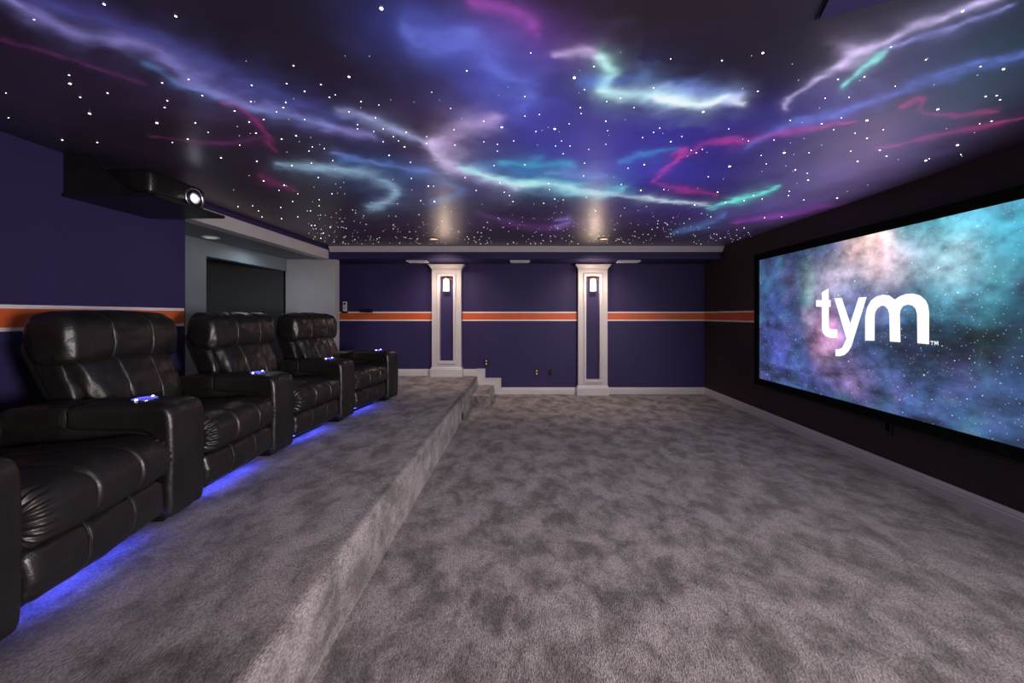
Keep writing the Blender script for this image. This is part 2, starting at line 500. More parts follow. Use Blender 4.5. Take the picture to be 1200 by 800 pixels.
S([(160, 80), (220, 100), (280, 118), (340, 138), (390, 150)], 4, (90, 130, 190), 0.6)
S([(395, 128), (420, 130), (440, 140), (470, 152), (500, 164)], 6, (150, 160, 205), 0.9)
S([(500, 164), (525, 158), (550, 148), (590, 136)], 11, (170, 150, 195), 0.9)
S([(506, 162), (515, 176), (540, 192), (570, 209), (600, 219)], 10, (190, 175, 215), 1.0)
S([(545, 192), (570, 206), (600, 214), (640, 214), (680, 221), (720, 224), (728, 218)], 6.5, (130, 225, 225), 1.0)
S([(560, 200), (600, 217), (660, 218), (720, 226), (770, 236), (830, 240)], 3.2, (190, 215, 230), 0.9)
S([(560, 190), (620, 200), (700, 214), (740, 224)], 12, (40, 120, 160), 0.7)
S([(648, 64), (668, 56), (690, 56), (708, 66)], 5.5, (185, 165, 210), 1.0)
S([(700, 58), (716, 76), (708, 96), (712, 108)], 9.5, (170, 235, 220), 1.0)
S([(704, 106), (730, 110), (760, 106), (790, 114), (820, 124), (850, 117)], 8, (205, 255, 240), 1.2)
S([(770, 112), (800, 120), (830, 124), (855, 119), (875, 126)], 6.5, (225, 235, 250), 1.2)
S([(690, 92), (740, 100), (800, 108), (860, 120)], 17, (60, 90, 190), 0.7)
S([(925, 128), (945, 104), (965, 92), (985, 80), (1000, 66), (1040, 50), (1080, 30), (1130, 10), (1170, -4)], 5.5, (180, 170, 215), 1.0)
S([(985, 82), (1000, 68), (1018, 60)], 10, (190, 175, 215), 0.7)
S([(1035, 62), (1080, 46), (1130, 28), (1185, 6)], 4, (130, 132, 200), 0.9)
S([(992, 104), (1004, 92), (1020, 76), (1042, 64)], 4.5, (120, 215, 205), 0.9)
S([(884, 168), (920, 152), (970, 134), (1020, 122), (1080, 96), (1140, 76), (1210, 54)], 6, (84, 100, 185), 0.9)
S([(796, 184), (820, 170), (848, 163), (880, 164), (920, 158), (960, 146), (1010, 138)], 3.0, (185, 60, 140), 0.62)
S([(1030, 176), (1070, 168), (1110, 155), (1160, 146), (1200, 136)], 2.8, (180, 60, 130), 0.56)
S([(1060, 124), (1088, 110), (1082, 130), (1110, 138), (1172, 128)], 3.5, (170, 50, 120), 0.56)
S([(768, 210), (782, 196), (798, 182), (806, 172)], 3.5, (210, 60, 150), 0.62)
S([(766, 210), (785, 220), (815, 222), (835, 228)], 3.5, (180, 50, 130), 0.56)
S([(826, 246), (846, 238), (880, 228), (912, 219)], 3.2, (110, 230, 215), 1.0)
S([(858, 260), (890, 256), (930, 250), (962, 242), (1000, 238)], 3.4, (160, 60, 180), 0.56)
S([(325, 193), (370, 197), (410, 201), (440, 204), (462, 216), (464, 226), (446, 236), (428, 242)], 6.5, (140, 175, 205), 1.0)
S([(400, 188), (440, 188), (490, 200), (525, 213), (538, 224), (505, 236)], 9, (48, 100, 150), 0.9)
S([(390, 182), (430, 190), (480, 194), (520, 208)], 3, (100, 110, 190), 0.8)
S([(265, 118), (286, 122), (300, 140), (308, 156), (328, 174)], 4.5, (150, 40, 115), 0.56)
S([(180, 164), (230, 168), (290, 164), (312, 158)], 3, (110, 40, 100), 0.50)
S([(0, 46), (50, 64), (110, 80), (170, 96)], 3, (110, 45, 110), 0.50)
S([(304, 204), (322, 210), (345, 222)], 5, (120, 35, 95), 0.50)
S([(545, 0), (580, 8), (612, 22), (628, 38)], 9, (140, 60, 150), 0.8)
S([(470, 30), (485, 48), (510, 50), (545, 40), (575, 58), (592, 86), (630, 100), (620, 122)], 17, (86, 100, 185), 0.9)
S([(588, 188), (630, 190), (672, 196)], 5, (60, 160, 190), 0.8)
S([(640, 204), (680, 202), (712, 205)], 3, (110, 140, 210), 0.7)
S([(730, 192), (760, 182), (800, 172)], 4, (60, 130, 190), 0.8)
S([(560, 250), (600, 262), (650, 268), (700, 258)], 4, (90, 50, 110), 0.7)
S([(648, 258), (668, 256), (660, 264), (650, 266)], 3, (120, 110, 180), 0.7)
S([(790, 272), (830, 262), (850, 250)], 4, (80, 120, 180), 0.7)
# soft grain of the air-brushed paint
img *= (0.72 + 0.56 * fbm(X * 4, Y * 4, 5, 21))[:, None]
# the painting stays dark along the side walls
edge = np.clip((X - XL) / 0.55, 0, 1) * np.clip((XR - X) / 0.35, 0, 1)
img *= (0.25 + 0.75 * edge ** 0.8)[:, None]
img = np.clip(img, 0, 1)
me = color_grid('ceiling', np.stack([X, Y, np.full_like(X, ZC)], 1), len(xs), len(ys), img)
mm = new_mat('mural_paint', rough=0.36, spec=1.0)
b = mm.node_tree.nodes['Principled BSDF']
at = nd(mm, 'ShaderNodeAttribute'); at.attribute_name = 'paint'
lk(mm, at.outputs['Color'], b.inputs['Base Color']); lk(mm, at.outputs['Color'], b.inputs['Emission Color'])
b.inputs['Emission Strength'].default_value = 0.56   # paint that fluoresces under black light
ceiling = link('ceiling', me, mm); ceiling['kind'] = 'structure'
struct('ceiling_slab', bx(-3.5, XR + 0.1, YN - 0.1, D + 0.1, ZC + 0.004, ZC + 0.08), M['dark_room'])

# fibre-optic stars: (px, py, size) read off the photograph, put on the ceiling plane
STARS = [(40, 23, 2), (122, 5, 3), (206, 19, 3), (447, 10, 5), (81, 88, 2), (82, 98, 3), (94, 114, 2), (105, 133, 3), (126, 109, 2), (73, 164, 2), (114, 167, 2),
 (190, 97, 2), (221, 93, 2), (237, 112, 2), (196, 118, 2), (193, 126, 2), (184, 144, 3), (229, 144, 2), (244, 155, 1), (220, 163, 2), (202, 167, 1), (7, 109, 1), (10, 138, 1), (295, 100, 2), (294, 119, 2), (275, 130, 2),
 (309, 140, 2), (292, 143, 2), (300, 156, 2), (344, 77, 2), (336, 98, 2), (376, 99, 2), (357, 107, 2), (393, 111, 1), (386, 114, 2), (335, 120, 2), (332, 126, 2), (324, 131, 1), (357, 140, 1), (330, 163, 2), (347, 159, 2),
 (362, 177, 1), (366, 172, 1), (380, 174, 1), (259, 185, 2), (301, 189, 2), (342, 194, 2), (365, 191, 1), (390, 188, 1), (281, 170, 1), (309, 212, 2), (333, 217, 2), (373, 208, 1), (327, 223, 1), (349, 227, 1), (343, 236, 1), (374, 234, 1), (374, 241, 1),
 (389, 227, 1), (329, 243, 1), (296, 241, 1), (303, 247, 1), (307, 254, 1), (330, 256, 1), (349, 254, 1), (364, 247, 1), (279, 242, 1), (365, 264, 1), (369, 264, 1), (387, 266, 1), (379, 273, 1), (376, 279, 1),
 (409, 90, 3), (547, 83, 2), (506, 108, 1), (528, 127, 1), (622, 62, 1), (673, 91, 4), (696, 78, 2), (685, 105, 1), (423, 119, 2), (444, 123, 1), (409, 131, 1), (440, 138, 1), (419, 146, 1), (419, 151, 1), (438, 154, 1), (449, 151, 1), (476, 155, 2),
 (461, 160, 1), (467, 165, 1), (449, 166, 1), (474, 172, 2), (500, 160, 1), (500, 168, 1), (456, 182, 2), (481, 190, 1), (532, 152, 1), (533, 170, 1), (567, 142, 1), (567, 166, 1), (588, 149, 3), (583, 169, 1), (583, 177, 1), (602, 165, 1), (615, 113, 1),
 (615, 136, 1), (632, 134, 1), (628, 154, 1), (650, 151, 3), (667, 145, 1), (680, 126, 2), (681, 133, 1), (658, 165, 1), (668, 171, 1), (651, 171, 1), (660, 180, 1), (690, 175, 1), (766, 103, 1), (727, 115, 2), (711, 119, 1), (743, 126, 1), (710, 142, 2),
 (712, 153, 1), (753, 161, 1), (766, 155, 1), (773, 150, 1), (786, 166, 2), (710, 169, 1), (799, 160, 1), (736, 197, 1), (755, 193, 2), (786, 69, 1), (684, 206, 1), (685, 191, 1), (579, 194, 1), (615, 193, 1), (586, 214, 1), (508, 218, 1), (502, 218, 2), (482, 209, 1),
 (545, 208, 1), (509, 236, 2), (493, 235, 1), (558, 223, 1), (643, 215, 1), (644, 222, 1), (597, 229, 1), (591, 225, 1), (601, 236, 1), (637, 238, 1), (650, 233, 1), (660, 234, 1), (698, 247, 1), (728, 216, 1), (751, 223, 2), (687, 231, 1), (778, 222, 1),
 (846, 71, 2), (894, 62, 3), (888, 107, 2), (824, 131, 3), (854, 151, 1), (926, 141, 1), (982, 93, 2), (967, 115, 1), (995, 114, 1), (1013, 90, 2), (1044, 55, 2), (1085, 70, 2), (1128, 13, 3), (1149, 78, 2), (1176, 81, 3), (1155, 113, 2), (1168, 112, 2), (1172, 117, 2),
 (1049, 101, 1), (1099, 128, 3), (1162, 142, 2), (1148, 145, 1), (1122, 170, 3), (1126, 181, 1), (1089, 186, 1), (1085, 188, 3), (963, 145, 2), (977, 152, 1), (986, 138, 1), (1016, 141, 3), (1035, 152, 1), (1016, 162, 2), (1002, 156, 1), (1031, 176, 2), (1039, 183, 2),
 (1005, 189, 2), (997, 177, 1), (877, 165, 1), (907, 164, 1), (919, 179, 3), (892, 182, 1), (855, 195, 3), (810, 176, 1), (823, 175, 1), (816, 179, 1), (898, 192, 1), (932, 199, 2), (946, 203, 1), (947, 211, 2), (830, 207, 1), (841, 225, 2), (925, 224, 1), (924, 229, 1), (981, 232, 2), (883, 229, 1),
 (850, 237, 1), (893, 233, 1), (872, 235, 1), (814, 240, 2), (942, 234, 1), (896, 255, 1), (872, 267, 1), (833, 254, 1), (948, 179, 1), (916, 254, 1)]
def star_mesh(name, m):
    bm = bmesh.new()
    lathe([(1.0, 0.0), (0.8, -0.35), (0.35, -0.55)], 8, bm=bm)
    bmesh.ops.recalc_face_normals(bm, faces=bm.faces)
    me_ = bpy.data.meshes.new(name); bm.to_mesh(me_); bm.free(); me_.materials.append(m); return me_
sm1 = star_mesh('star_light', M['star']); sm2 = star_mesh('star_light', M['star_dim'])
for px, py, s in STARS:
    x, y = px_to_ceiling(px, py)
    if y > YS - 0.08 or x < XL + 0.03 or x > XR - 0.03: continue
    o = bpy.data.objects.new('star_light', sm1); COL.objects.link(o); o.parent = ceiling
    o.location = (x, y, ZC)
    rr = {1: 0.52, 2: 0.8, 3: 1.25, 4: 1.6, 5: 2.1}[s] * y / F
    o.scale = (rr, rr, rr)
# the finest stars, densest towards the back
bm = bmesh.new(); n = 0
while n < 380:
    px = random.uniform(360, 880); py = 286 - abs(random.gauss(0, 22))
    if py < 215 or px > 613 + (py - 150) * 2.2 or px < 613 - (VY - py) * 2.75: continue
    x, y = px_to_ceiling(px, py)
    if y > YS - 0.08: continue
    lathe([(1.0 * (rr := random.choice((0.35, 0.45, 0.5, 0.7)) * y / F), ZC), (rr * 0.5, ZC - rr * 0.5)], 6, loc=(x, y, 0), bm=bm); n += 1
for _ in range(80):
    px = random.uniform(250, 1150); py = random.uniform(60, 230)
    x, y = px_to_ceiling(px, py)
    if x < XL + 0.1 or x > XR - 0.1: continue
    rr = 0.5 * y / F
    lathe([(rr, ZC), (rr * 0.5, ZC - rr * 0.5)], 6, loc=(x, y, 0), bm=bm)
fs = obj('fine_stars', bm, M['star_dim'], ceiling); fs['kind'] = 'stuff'

# ------------------------------------------------------------------ screen
SXP = 3.15     # plane of the picture
Yf = SXP * F / (890 - VX); Yn_ = Yf - 2.86
Z0, Z1 = H - 0.837, H + 0.735
def px_to_screen(px, py):
    Yv = SXP * F / (px - VX)
    return Yv, H + (VY - py) * Yv / F
scr = thing('projection_screen', 'large wall-mounted screen with black velvet frame showing a nebula and white lettering', 'screen', (XR, (Yf + Yn_) / 2, Z0 - 0.09))
def world_child(name, bm, m, parent, **kw):
    o = obj(name, bm, m, parent, **kw); o.matrix_parent_inverse = Matrix.Translation(-parent.location) if parent.rotation_euler.z == 0 else parent.matrix_world.inverted(); return o
FW = 0.085
fb = bmesh.new()
for (y0, y1, z0, z1) in ((Yn_ - FW, Yf + FW, Z1, Z1 + FW), (Yn_ - FW, Yf + FW, Z0 - FW, Z0), (Yn_ - FW, Yn_, Z0, Z1), (Yf, Yf + FW, Z0, Z1)):
    box(fb, SXP - 0.018, XR - 0.002, y0, y1, z0, z1)
world_child('frame', fb, M['velvet'], scr, bevel=0.004)
yy = np.linspace(Yn_, Yf, 360); zz = np.linspace(Z0, Z1, 200)
Yg, Zg = np.meshgrid(yy, zz, indexing='ij'); Yg = Yg.ravel(); Zg = Zg.ravel()
Us = (Yf - Yg) / (Yf - Yn_); Vs = (Z1 - Zg) / (Z1 - Z0)       # 0..1 left-right and top-down across the picture
n1 = fbm(Us * 5, Vs * 3.2, 6, 30) - 0.5; n2 = fbm(Us * 5 + 30, Vs * 3.2, 6, 31) - 0.5
n3 = fbm(Us * 16, Vs * 9, 5, 32); n4 = fbm(Us * 7 + 3, Vs * 11, 5, 33)
u_ = (Us + n1 * 0.16) * 100; v_ = (Vs + n2 * 0.22) * 56
img = np.zeros((len(Us), 3)) + lin((38, 62, 104))
def Bs(px, py, rx, ry, col, amp=1.0, rot=0.0):
    yv, zv = px_to_screen(px, py)
    blob(img, u_, v_, (Yf - yv) / (Yf - Yn_) * 100, (Z1 - zv) / (Z1 - Z0) * 56, rx, ry, col, amp, rot)
Bs(1130, 284, 17, 12, (60, 165, 172), 0.55)
Bs(1210, 262, 18, 14, (50, 150, 165), 0.42)
Bs(1110, 352, 11, 6, (50, 150, 170), 0.5)
Bs(1110, 312, 7, 6, (200, 205, 200), 0.5)
Bs(1068, 268, 12, 6, (70, 150, 150), 0.5)
Bs(1020, 290, 6.5, 7.5, (240, 180, 140), 0.75, -20)
Bs(1046, 308, 6.5, 5.5, (230, 185, 195), 0.7)
Bs(1028, 280, 3, 3, (255, 200, 160), 0.5)
Bs(982, 326, 8, 7, (200, 180, 190), 0.75)
Bs(1000, 350, 14, 10, (120, 120, 150), 0.4)
Bs(964, 392, 5.5, 8, (240, 155, 195), 0.8)
Bs(998, 442, 7, 5, (170, 120, 165), 0.5)
Bs(1010, 370, 12, 10, (90, 110, 170), 0.4)
Bs(950, 335, 3, 8, (90, 140, 90), 0.5)
Bs(908, 400, 8, 14, (66, 70, 170), 0.8)
Bs(900, 330, 7, 12, (60, 84, 150), 0.5)
Bs(930, 440, 12, 6, (84, 80, 170), 0.5)
Bs(1156, 392, 1.6, 10, (60, 130, 70), 0.35)
Bs(1050, 440, 18, 10, (56, 74, 140), 0.5)
Bs(1180, 480, 20, 12, (50, 80, 120), 0.5)
n5 = fbm(Us * 34, Vs * 20, 4, 41)
img *= (0.3 + 1.4 * n5)[:, None]
n6 = fbm(Us * 12 + 4, Vs * 7, 4, 52); n7 = fbm(Us * 14 + 9, Vs * 8, 4, 53)
img += (np.clip(n6 - 0.5, 0, 1) * 0.55)[:, None] * lin((150, 110, 190)) + (np.clip(n7 - 0.52, 0, 1) * 0.6)[:, None] * lin((60, 170, 150))
img *= (0.25 + 1.3 * n3)[:, None]
dk = np.clip((n4 - 0.5) * 4.2, 0, 1) * np.clip((Vs - 0.25) * 3, 0.2, 1)
img *= (1 - 0.7 * dk)[:, None]
dk2 = np.exp(-(((u_ - 84) / 16) ** 2 + ((v_ - 32) / 9) ** 2)) + 0.8 * np.exp(-(((u_ - 62) / 12) ** 2 + ((v_ - 36) / 6) ** 2))
img *= (1 - 0.72 * np.clip(dk2, 0, 1))[:, None]
ridge = np.exp(-((n4 - 0.47) / 0.012) ** 2) * (Us > 0.6) * (Vs > 0.35)
img += 0.035 * ridge[:, None] * lin((170, 210, 90))
img = np.clip(img * 1.12 + 0.012, 0.002, 1)
me = color_grid('picture', np.stack([np.full_like(Yg, SXP), Yg, Zg], 1), 360, 200, img)
pm = new_mat('projected_picture', rough=0.7, spec=0.1)
b = pm.node_tree.nodes['Principled BSDF']
b.inputs['Base Color'].default_value = (0.05, 0.05, 0.05, 1)
at = nd(pm, 'ShaderNodeAttribute'); at.attribute_name = 'paint'
tc = nd(pm, 'ShaderNodeTexCoord')
acc = at.outputs['Color']
for scl, thr, gain in ((6.0, 0.028, 1.2), (17.0, 0.06, 0.9), (36.0, 0.10, 0.5)):
    vo = nd(pm, 'ShaderNodeTexVoronoi', Scale=scl); lk(pm, tc.outputs['Object'], vo.inputs['Vector'])
    mr = nd(pm, 'ShaderNodeMapRange'); mr.inputs[1].default_value = 0; mr.inputs[2].default_value = thr * 1.7; mr.inputs[3].default_value = gain; mr.inputs[4].default_value = 0
    lk(pm, vo.outputs['Distance'], mr.inputs[0])
    ad = nd(pm, 'ShaderNodeMix', data_type='RGBA', blend_type='ADD'); ad.inputs[0].default_value = 1.0; ad.clamp_result = False
    lk(pm, acc, ad.inputs[6]); lk(pm, mr.outputs[0], ad.inputs[7]); acc = ad.outputs[2]
lk(pm, acc, b.inputs['Emission Color']); b.inputs['Emission Strength'].default_value = 1.0
pic = link('picture', me, pm, scr); pic.matrix_parent_inverse = Matrix.Translation(-scr.location)

def lz(pts): return [(900 + x / 5.4545, 320 + y / 5.4545) for x, y in pts]
LET = {
 't': [lz([(345, 122), (388, 97), (390, 172), (402, 172), (402, 215), (390, 215), (390, 340), (395, 354), (408, 358), (445, 359), (445, 413), (400, 414), (368, 402), (350, 380), (345, 350), (345, 215), (308, 213), (308, 172), (345, 172)])],
 'y': [lz([(425, 160), (472, 158), (527, 320), (580, 155), (632, 152), (535, 465), (515, 500), (490, 522), (462, 530), (432, 530), (432, 486), (452, 486), (472, 478), (486, 455), (502, 418)])],
 'm': [lz([(622, 430), (622, 280), (634, 220), (658, 175), (695, 148), (735, 137), (775, 142), (812, 168), (845, 146), (885, 132), (930, 130), (975, 143), (1008, 172), (1025, 205), (1031, 250), (1031, 454), (956, 447), (954, 265), (945, 228), (925, 207), (895, 200), (865, 210), (848, 235), (844, 265), (848, 441), (780, 436), (776, 262), (766, 228), (748, 210), (728, 207), (704, 220), (688, 245), (683, 275), (682, 431)])],
 'trade_mark': [lz([(1038, 433), (1062, 434), (1062, 438), (1052, 438), (1052, 459), (1048, 459), (1048, 438), (1038, 437)]),
         lz([(1065, 460), (1065, 434), (1071, 434), (1077, 448), (1083, 435), (1089, 435), (1090, 461), (1086, 461), (1085, 441), (1079, 455), (1075, 455), (1069, 441), (1069, 460)])],
}
for k, polys in LET.items():
    for poly in polys:
        bm = bmesh.new()
        P3 = [px_to_screen(*p) for p in poly]
        vs = [bm.verts.new((SXP - 0.0015, a, c)) for a, c in P3]
        for t in tessellate_polygon([[Vector((a, c, 0)) for a, c in P3]]): bm.faces.new([vs[i] for i in t])
        world_child('letter' if k != 'trade_mark' else 'trade_mark', bm, M['logo'], scr)


# ------------------------------------------------------------------ columns with niches, sconces
YC = 6.20
def column(cx, z0, label):
    t = thing('column', label, 'column', (cx, D, z0), 0, 'white panelled columns on the back wall')
    d = D - YC                     # shaft depth
    hw = 0.253
    zt = ZS - z0 - 0.022
    pw = 0.117                     # half width of niche
    pz0 = 0.27; pz1 = zt - 0.205
    s = bmesh.new()
    for (x0, x1, a, b_) in ((-hw, -pw, 0.10, zt), (pw, hw, 0.10, zt), (-pw, pw, 0.10, pz0), (-pw, pw, pz1, zt)):
        box(s, x0, x1, -d, -0.002, a, b_)
    obj('shaft', s, M['white'], t)
    obj('niche_panel', bx(-pw, pw, -0.03, -0.002, pz0, pz1), M['navy'], t)
    m_ = bmesh.new()
    for q, (e, dd) in enumerate(((0.0, 0.012), (0.02, 0.022))):
        w_ = 0.02
        for (x0, x1, a, b_) in ((-pw - e - w_, -pw - e, pz0 - e - w_, pz1 + e + w_), (pw + e, pw + e + w_, pz0 - e - w_, pz1 + e + w_),
                                (-pw - e, pw + e, pz0 - e - w_, pz0 - e), (-pw - e, pw + e, pz1 + e, pz1 + e + w_)):
            box(m_, x0, x1, -d - dd, -d + 0.003, a, b_)
    obj('panel_moulding', m_, M['white'], t)
    # capital: flared rings
    c = bmesh.new()
    prof = [(0.0, zt - 0.075), (0.012, zt - 0.075), (0.014, zt - 0.062), (0.02, zt - 0.055), (0.045, zt - 0.018), (0.055, zt - 0.014), (0.055, zt), (0.0, zt)]
    rings = []
    for e, z in prof:
        rings.append([c.verts.new(p) for p in ((-hw - e, -0.002, z), (-hw - e, -d - e, z), (hw + e, -d - e, z), (hw + e, -0.002, z))])
    for a, b_ in zip(rings, rings[1:] + rings[:1]):
        for i in range(4): c.faces.new((a[i], a[(i + 1) % 4], b_[(i + 1) % 4], b_[i]))
    obj('capital', c, M['white'], t)
    k = bmesh.new(); prof = [(0.025, 0.0), (0.025, 0.125), (0.018, 0.135), (0.016, 0.15), (0.004, 0.165), (-0.001, 0.165), (-0.001, 0.0)]
    rings = []
    for e, z in prof:
        rings.append([k.verts.new(p) for p in ((-hw - e, -0.002, z), (-hw - e, -d - e, z), (hw + e, -d - e, z), (hw + e, -0.002, z))])
    for a, b_ in zip(rings, rings[1:] + rings[:1]):
        for i in range(4): k.faces.new((a[i], a[(i + 1) % 4], b_[(i + 1) % 4], b_[i]))
    obj('base', k, M['white'], t)
    return z0 + pz1

def sconce(cx, zt, label, power):
    t = thing('wall_sconce', label, 'lamp', (cx, D - 0.03, zt - 0.02), 0, 'lit sconces in the column niches')
    obj('back_plate', bx(-0.045, 0.045, -0.014, 0.0, -0.12, 0.0), M['bronze'], t, bevel=0.004)
    br = bmesh.new()
    box(br, -0.008, 0.008, -0.095, -0.014, -0.022, -0.010)
    lathe([(0.012, -0.03), (0.045, -0.026), (0.05, -0.018), (0.02, -0.008), (0.008, 0.0)], 20, loc=(0, -0.09, 0), bm=br)
    for s_ in (-1, 1):
        for i in range(6):
            a0, a1 = i * math.pi / 12, (i + 1) * math.pi / 12
            box(br, s_ * 0.095 * math.sin(a0) - 0.006, s_ * 0.095 * math.sin(a1) + 0.006, -0.055, -0.045, -0.055 + 0.045 * math.cos(a0) - 0.006, -0.055 + 0.045 * math.cos(a0) + 0.006)
    obj('bracket', br, M['bronze'], t)
    obj('glass_shade', lathe([(0.036, -0.03), (0.046, -0.035), (0.052, -0.12), (0.055, -0.235), (0.05, -0.24), (0.03, -0.238)], 24, loc=(0, -0.09, 0)), M['sconce_glass'], t, smooth=True)
    lamp('sconce_lamp', 'POINT', (0, -0.26, -0.13), power, (1.0, 0.72, 0.52), size=0.05, parent=t)
    return t

zp = column((523.2 - VX) * YC / F, PH, 'white panelled column standing on the carpeted platform beside the steps')
sconce((523.2 - VX) * YC / F, zp, 'small glowing glass sconce in the column that stands on the platform', 4.5)
zp = column((694.8 - VX) * YC / F, 0.0, 'taller white panelled column standing on the lower floor, right of the steps')
sconce((694.8 - VX) * YC / F, zp, 'bright glass sconce in the column that stands on the lower floor', 6.0)

# recessed downlights in front of the columns, hall downlight
def downlight(x, y, z, label, face, power, col, rot, cat_group=None):
    t = thing('recessed_downlight', label, 'lamp', (x, y, z), 0, cat_group)
    obj('trim_ring', lathe([(0.085, 0.0), (0.085, -0.006), (0.07, -0.012), (0.058, -0.006), (0.058, 0.0)], 28, closed=True), M['bronze'] if face != 'cool_lamp' else M['plate_white'], t, smooth=True)
    obj('lamp_face', lathe([(0.058, -0.001), (0.03, -0.006), (0.01, -0.007)], 24), M[face], t)
    if power: lamp('downlight_lamp', 'SPOT', (0, 0, -0.02), power, col, rot=rot, size=0.04, spot=1.9, blend=0.9, parent=t)
    return t
downlight(-1.28, 5.15, ZC, 'round bronze downlight in the ceiling before the column on the platform', 'lamp_face', 80, (1.0, 0.80, 0.68), (0.55, 0, 0), 'recessed downlights before the columns')
downlight(1.16, 5.15, ZC, 'round bronze downlight in the ceiling before the column on the lower floor', 'lamp_face', 92, (1.0, 0.80, 0.68), (0.5, 0, 0), 'recessed downlights before the columns')
downlight(-3.62, 4.15, ZS, 'small pale downlight in the hall ceiling beyond the opening', 'cool_lamp', 0, (1, 1, 1), (0, 0, 0))

# soffit vents
def vent(px0, px1, label):
    y0, y1 = 5.88, 6.06
    ym = 5.97; z = ZS
    x0 = (px0 - VX) * ym / F; x1 = (px1 - VX) * ym / F
    t = thing('soffit_vent', label, 'vent', ((x0 + x1) / 2, ym, z), 0, 'white vents under the soffit')
    hx_, hy = (x1 - x0) / 2, (y1 - y0) / 2
    fr = bmesh.new()
    for a in ((-hx_, hx_, -hy, -hy + 0.02), (-hx_, hx_, hy - 0.02, hy), (-hx_, -hx_ + 0.02, -hy + 0.02, hy - 0.02), (hx_ - 0.02, hx_, -hy + 0.02, hy - 0.02)):
        box(fr, *a, -0.02, -0.001)
    obj('frame', fr, M['plate_white'], t)
    for i in range(5):
        yv = -hy + 0.02 + (i + 0.5) * (2 * hy - 0.04) / 5
        obj('slat', prism([(yv - 0.010, -0.018), (yv - 0.007, -0.019), (yv + 0.012, -0.006), (yv + 0.009, -0.004)], 'x', -hx_ + 0.02, hx_ - 0.02), M['plate_white'], t)
vent(478, 501, 'white slatted vent under the soffit, beside the column on the platform')
vent(598, 621, 'white slatted vent under the soffit midway between the two columns')
vent(724, 749, 'white slatted vent under the soffit, right of the column on the lower floor')

# wall outlets on the back wall
def outlet(px, py, label, lit):
    x, z = (px - VX) * D / F, H + (VY - py) * D / F
    t = thing('wall_outlet', label, 'outlet', (x, D, z), 0, 'outlets low on the back wall')
    obj('plate', bx(-0.038, 0.038, -0.008, -0.001, -0.06, 0.06), M['black'], t, bevel=0.003)
    for zc in (-0.026, 0.026):
        obj('socket', lathe([(0.017, -0.008), (0.017, -0.012), (0.006, -0.013)], 14, axis='y', loc=(0, 0, zc)), M['brass'] if lit else M['velvet'], t)
outlet(570, 424.5, 'black wall outlet with a pale socket just above the stepped skirting', True)
outlet(629, 436, 'black wall outlet with a pale socket, left one of the pair near the lower column', True)
outlet(644.5, 436, 'all-black wall outlet nearest the column on the lower floor', False)

# thermostat and the small black receiver above the stripe
x, z = (405 - VX) * D / F, H + (VY - 360) * D / F
t = thing('wall_remote', 'small white remote with a dark display in a black wall cradle above the stripe', 'remote control', (x, D, z - 0.09))
obj('body', bx(-0.032, 0.032, -0.034, -0.012, 0.02, 0.19), M['plate_white'], t, bevel=0.006)
obj('display', bx(-0.018, 0.018, -0.0365, -0.033, 0.135, 0.17), M['black'], t)
for i in range(3):
    for j in (-1, 1): obj('button', lathe([(0.006, -0.034), (0.006, -0.037), (0.002, -0.038)], 8, axis='y', loc=(j * 0.012, 0, 0.06 + i * 0.02)), M['black'], t)
cr = bmesh.new(); box(cr, -0.045, 0.045, -0.012, -0.001, 0.0, 0.2); box(cr, -0.045, 0.045, -0.05, -0.012, -0.01, 0.02)
obj('cradle', cr, M['black'], t, bevel=0.003)
x = (431 - VX) * D / F
t = thing('wall_box', 'flat black box fixed to the wall on top of the orange stripe', 'box', (x, D, H + 0.05))
obj('housing', prism([(-0.005, 0.0), (-0.07, 0.0), (-0.085, 0.02), (-0.07, 0.045), (-0.005, 0.065)], 'x', -0.09, 0.09), M['black'], t)
obj('front_strip', bx(-0.07, 0.07, -0.082, -0.078, 0.008, 0.016), M['velvet'], t)
# riser light at the foot of the platform
t = thing('riser_outlet', 'small black outlet low on the carpeted platform riser near the steps', 'outlet', (PX, 4.70, 0.06))
obj('plate', bx(0.0, 0.008, -0.035, 0.035, -0.045, 0.045), M['black'], t, bevel=0.002)
obj('socket', bx(0.008, 0.011, -0.018, 0.018, -0.028, 0.028), M['velvet'], t, bevel=0.001)
# low outlet under the screen
t = thing('wall_outlet', 'dark wall outlet on the right wall below the screen', 'outlet', (XR, SXP * F / (1035 - VX), H - (500 - VY) * SXP / (1035 - VX)))
obj('plate', bx(-0.008, -0.001, -0.038, 0.038, -0.06, 0.06), M['black'], t, bevel=0.003)
obj('socket', bx(-0.011, -0.008, -0.018, 0.018, -0.035, 0.035), M['velvet'], t, bevel=0.001)
# ceiling speaker grille panel at the top of the frame
x0, y0 = px_to_ceiling(955, 22)
t = thing('ceiling_panel', 'dark blue square panel set in the ceiling at the top of the picture', 'panel', (x0, y0, ZC), math.radians(-23))
obj('panel', bx(0.01, 0.36, -0.36, -0.01, -0.014, -0.001), M['navy'], t, bevel=0.004)
obj('frame', prism([(0.0, -0.37), (0.37, -0.37), (0.37, 0.0), (0.0, 0.0)], 'z', -0.006, -0.0005), M['black'], t)

